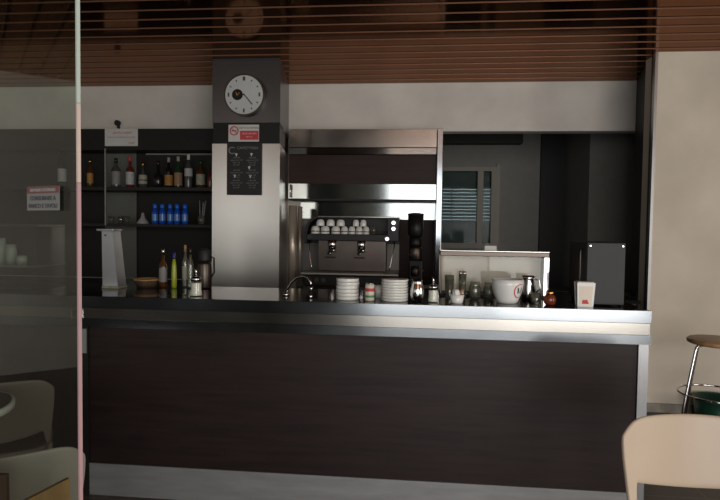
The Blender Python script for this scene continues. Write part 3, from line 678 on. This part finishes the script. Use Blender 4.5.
# things behind the glass door, on the counter's left wing; carton and jars stand in for reflections
ld = thing('pastry_cabinet', 'glass pastry cabinet seen through the glass door', 'display cabinet', (-2.62, 3.34, T))
MB().box(-.36, .36, -.16, .16, .0, .012).build('base', black_matte, ld)
MB().box(-.36, .36, -.14, .16, .128, .136).build('shelf', smoky, ld)
MB().box(-.36, .36, -.12, .16, .372, .386, .003).build('top', steel_dark, ld)
MB().box(-.36, .36, -.128, -.124, .012, .371).build('front_glass', case_glass, ld)
MB().box(.352, .360, -.12, .16, .013, .371).build('side_glass', case_glass, ld)
MB().box(-.36, -.352, -.12, .16, .013, .371).build('side_glass', case_glass, ld)
lb = tag(MB().box(-.11, .11, -.06, .06, 0, .17, .01).build('carton', pale_grey), 'pale carton standing in for a bright reflection, inside the glass pastry cabinet', 'carton'); lb.location = (-2.78, 3.36, T+.137)  # carton added where a pale reflection shows
for i, (x, h_) in enumerate(((-2.60, .16), (-2.53, .12), (-2.46, .05))):
    o = tag(MB().lathe([(.026, 0), (.032, h_*.6), (.026, h_)], n=18).build('jar', pale_grey), ('tall pale jar standing in for a reflection, beside the carton in the pastry cabinet', 'medium pale jar standing in for a reflection, in the pastry cabinet', 'low pale jar standing in for a reflection, rightmost in the pastry cabinet')[i], 'jar', 'jars in the pastry cabinet'); o.location = (x, 3.36, T+.137)

# ------------------------------------------------------------------ glass door in the foreground
gd = thing('glass_door', 'frameless glass door standing open at the left, close to the viewer', 'glass door', (-.6795, 1.10, 0), PI-math.radians(25))
MB().box(.004, 1.10, -.0036, .0036, .01, 2.55).build('pane', pane_glass, gd)
MB().box(-.0005, .0038, -.0038, .0038, 1.76, 2.55).build('polished_edge', edge_glass, gd)
MB().box(-.0005, .0038, -.0038, .0038, 1.60, 1.759).build('edge_reflection', mat('pale_edge_reflection', (.60, .48, .43), .4), gd)  # pinkish reflection painted on the glass edge, paler at this height
MB().box(-.0005, .0038, -.0038, .0038, .01, 1.599).build('edge_reflection', edge_pink, gd)
dirn = Vector((math.cos(PI-math.radians(25)), math.sin(PI-math.radians(25))))
sn = thing('door_sticker', 'white sticker with red heading on the glass door', 'sticker', (-.682+dirn.x*.111-.003, 1.10+dirn.y*.111-.0060, 1.569), -math.radians(25))
MB().box(-.064, .064, -.0006, 0, -.026, .026).build('sheet', mat('sticker_grey', (.20, .20, .19), .7), sn)
MB().box(-.063, .063, -.0010, -.0007, .011, .0255).build('red_heading', mat('faded_red', (.17, .07, .07), .7), sn)
text('heading', 'SERVIZIO ESTERNO', .0092, (0, -.0014, .0178), pale_grey, sn, sx=1.25)
text('line', 'CONSUMARE A', .0125, (0, -.0010, 0), dark_print, sn, bold=.0003, sx=1.15)
text('line', 'BANCO E TAVOLI', .0125, (0, -.0010, -.0165), dark_print, sn, bold=.0003, sx=1.12)

sn.scale = (.93, 1, .98)
# ------------------------------------------------------------------ chairs
def chair(name, label, loc, rz, m, group='moulded plastic chairs', gap=.582):
    t = thing(name, label, 'chair', loc, rz, group)
    hw = .278; bm = bmesh.new()
    us = [-1, -.975, -.92, -.86, -.83, -.74, -.6, -.4, -.2, 0, .2, .4, .6, .74, .83, .86, .92, .975, 1]
    NV = 8; cols = []
    for u in us:
        a = abs(u)
        top = .846-.055*max(0, (a-.62)/.38)**2.6-.012*a*a
        bot = .45 if a > .88 else gap+.040*a**2
        col = []
        for j in range(NV+1):
            z = bot+(top-bot)*j/NV
            narrow = 1-.10*max(0, (.72-z)/.27) if a > .8 else 1-.10*max(0, (.72-z)/.27)
            x = u*hw*narrow
            yb = -.075*u*u-.16*(.85-z)*.9
            col.append(bm.verts.new((x, yb+.06, z)))
        cols.append(col)
    for A, B in zip(cols, cols[1:]):
        for j in range(NV):
            f = bm.faces.new((A[j], B[j], B[j+1], A[j+1])); f.smooth = True
    mbk = MB(); mbk.bm.free(); mbk.bm = bm
    b = mbk.build('backrest', m, t)
    so_ = b.modifiers.new('thickness', 'SOLIDIFY'); so_.thickness = .016; so_.offset = 0
    su = b.modifiers.new('smooth', 'SUBSURF'); su.levels = 1; su.render_levels = 2
    s_ = MB(); n = 12; g = []
    for i in range(n+1):
        row = []
        for j in range(n+1):
            x = (-1+2*i/n); y_ = (-1+2*j/n)
            X = x*math.sqrt(1-y_*y_*.22)*.25; Y = y_*math.sqrt(1-x*x*.22)*.23-.20
            row.append(s_.bm.verts.new((X, Y, .452-.014*(1-x*x)*(1-y_*y_))))
        g.append(row)
    for i in range(n):
        for j in range(n):
            f = s_.bm.faces.new((g[i][j], g[i+1][j], g[i+1][j+1], g[i][j+1])); f.smooth = True
    se = s_.build('seat', m, t); q = se.modifiers.new('thickness', 'SOLIDIFY'); q.thickness = .022; q.offset = -1
    for sx_ in (-1, 1):
        MB().tube([(sx_*.215, -.02, .44), (sx_*.232, .02, .22), (sx_*.245, .06, 0)], .022, 12, .014).build('leg', m, t)
        MB().tube([(sx_*.205, -.38, .43), (sx_*.225, -.40, .22), (sx_*.240, -.42, 0)], .022, 12, .014).build('leg', m, t)
    return t
ch = chair('plastic_chair', 'cream moulded plastic chair in the right foreground', (1.032, 2.13, 0), 0.0, cream_plastic)
chair('plastic_chair', 'dimmed beige plastic chair standing in for a reflection, behind the glass door, nearest the viewer', (-1.345, 1.73, 0), PI+.6, dimmed_plastic, gap=.50).scale = (.9, .9, .9)  # this chair and the next are solid stand-ins for reflections in the pane
chair('plastic_chair', 'dimmed taupe plastic chair standing in for a reflection, behind the glass door, by the round white table', (-1.99, 2.52, 0), PI+.5, dimmed_taupe_plastic, gap=.50).scale = (.9, .9, .9)

rt = thing('reflection_table', 'small round table with white rim, standing in for a reflection in the glass door', 'table', (-1.92, 2.12, 0))  # solid table added in place of one reflected in the pane
MB().lathe([(.255, .728), (.255, .757)], n=48).build('reflection_tabletop', dimmed_taupe_plastic, rt)
MB().lathe([(.2555, .728), (.268, .732), (.268, .756), (.2555, .759)], n=48, cap=False).build('rim', porcelain_w, rt)
MB().lathe([(.22, .0), (.22, .012), (.03, .03)], n=32).build('foot', steel_dark, rt)
MB().lathe([(.024, .031), (.024, .727)], n=16).build('reflection_pedestal', steel_dark, rt)

# wooden magazine box
mz = thing('magazine_box', 'open tan wooden magazine box on short legs behind the glass door', 'box', (-1.10, 1.40, 0), 0)
P = [Vector((-1.02, 1.37)), Vector((-.982, 1.535)), Vector((-1.33, 1.59)), Vector((-1.33, 1.45))]
def wall_panel(a, b, z0, z1, th, m, name='side_panel'):
    d = (b-a).normalized(); n_ = Vector((-d.y, d.x))*th
    q = [a-Vector((-1.10, 1.40)), b-Vector((-1.10, 1.40)), b+n_-Vector((-1.10, 1.40)), a+n_-Vector((-1.10, 1.40))]
    return MB().vprism([(v.x, v.y) for v in q], z0, z1).build(name, m, mz)

a_, b_, c_, d_ = P
wall_panel(b_, c_, .30, .58, .012, brown_wood, 'back_panel')
wall_panel(c_, d_, .30, .58, .012, brown_wood)
wall_panel(d_, a_, .30, .52, .012, tan_wood, 'front_panel')
MB().box(-.215, -.075, .13, .142, .306, .78).build('divider', brown_wood, mz)
wall_panel(a_, b_, .30, .78, .012, tan_wood)
MB().vprism([(v.x+1.10, v.y-1.40) for v in P], .29, .305).build('bottom', brown_wood, mz)
for v in P:
    MB().box(v.x+1.10-.012, v.x+1.10+.012, v.y-1.40-.012, v.y-1.40+.012, 0, .289).build('leg', brown_wood, mz)
bp_ = tag(MB().box(-.03, .03, -.002, .002, .004, .50).build('magazine', mag_blue), 'blue folded paper standing in the wooden box', 'magazine'); bp_.location = (-1.255, 1.52, .306); bp_.rotation_euler = (0, 0, 0)

# ------------------------------------------------------------------ stool and bin at the right
sl = thing('bar_stool', 'chrome legged stool with round wooden seat against the beige wall', 'stool', (2.155, 4.25, 0))
MB().lathe([(.170, .718), (.192, .727), (.195, .745), (.185, .754), (.001, .750)], n=48).build('seat', seat_wood, sl)
MB().torus(.240, .007, .362).build('foot_ring', chrome, sl)
for i in range(4):
    a = math.radians(196)+i*PI/2
    cx_, sx_ = math.cos(a), math.sin(a)
    MB().tube([(.10*cx_, .10*sx_, .712), (.155*cx_, .155*sx_, .711), (.170*cx_, .170*sx_, .700), (.180*cx_, .180*sx_, .66), (.240*cx_, .240*sx_, .36), (.300*cx_, .300*sx_, .006)], .0095, 12).build('leg', chrome, sl)
bn = thing('waste_bin', 'dark green plastic bin behind the stool legs', 'bin', (2.43, 4.72, 0))
MB().lathe([(.15, 0), (.165, .006), (.190, .19), (.182, .19), (.158, .012), (.001, .012)], n=36).build('tub', green_plastic, bn)
MB().torus(.189, .007, .192).build('rim', green_plastic, bn)
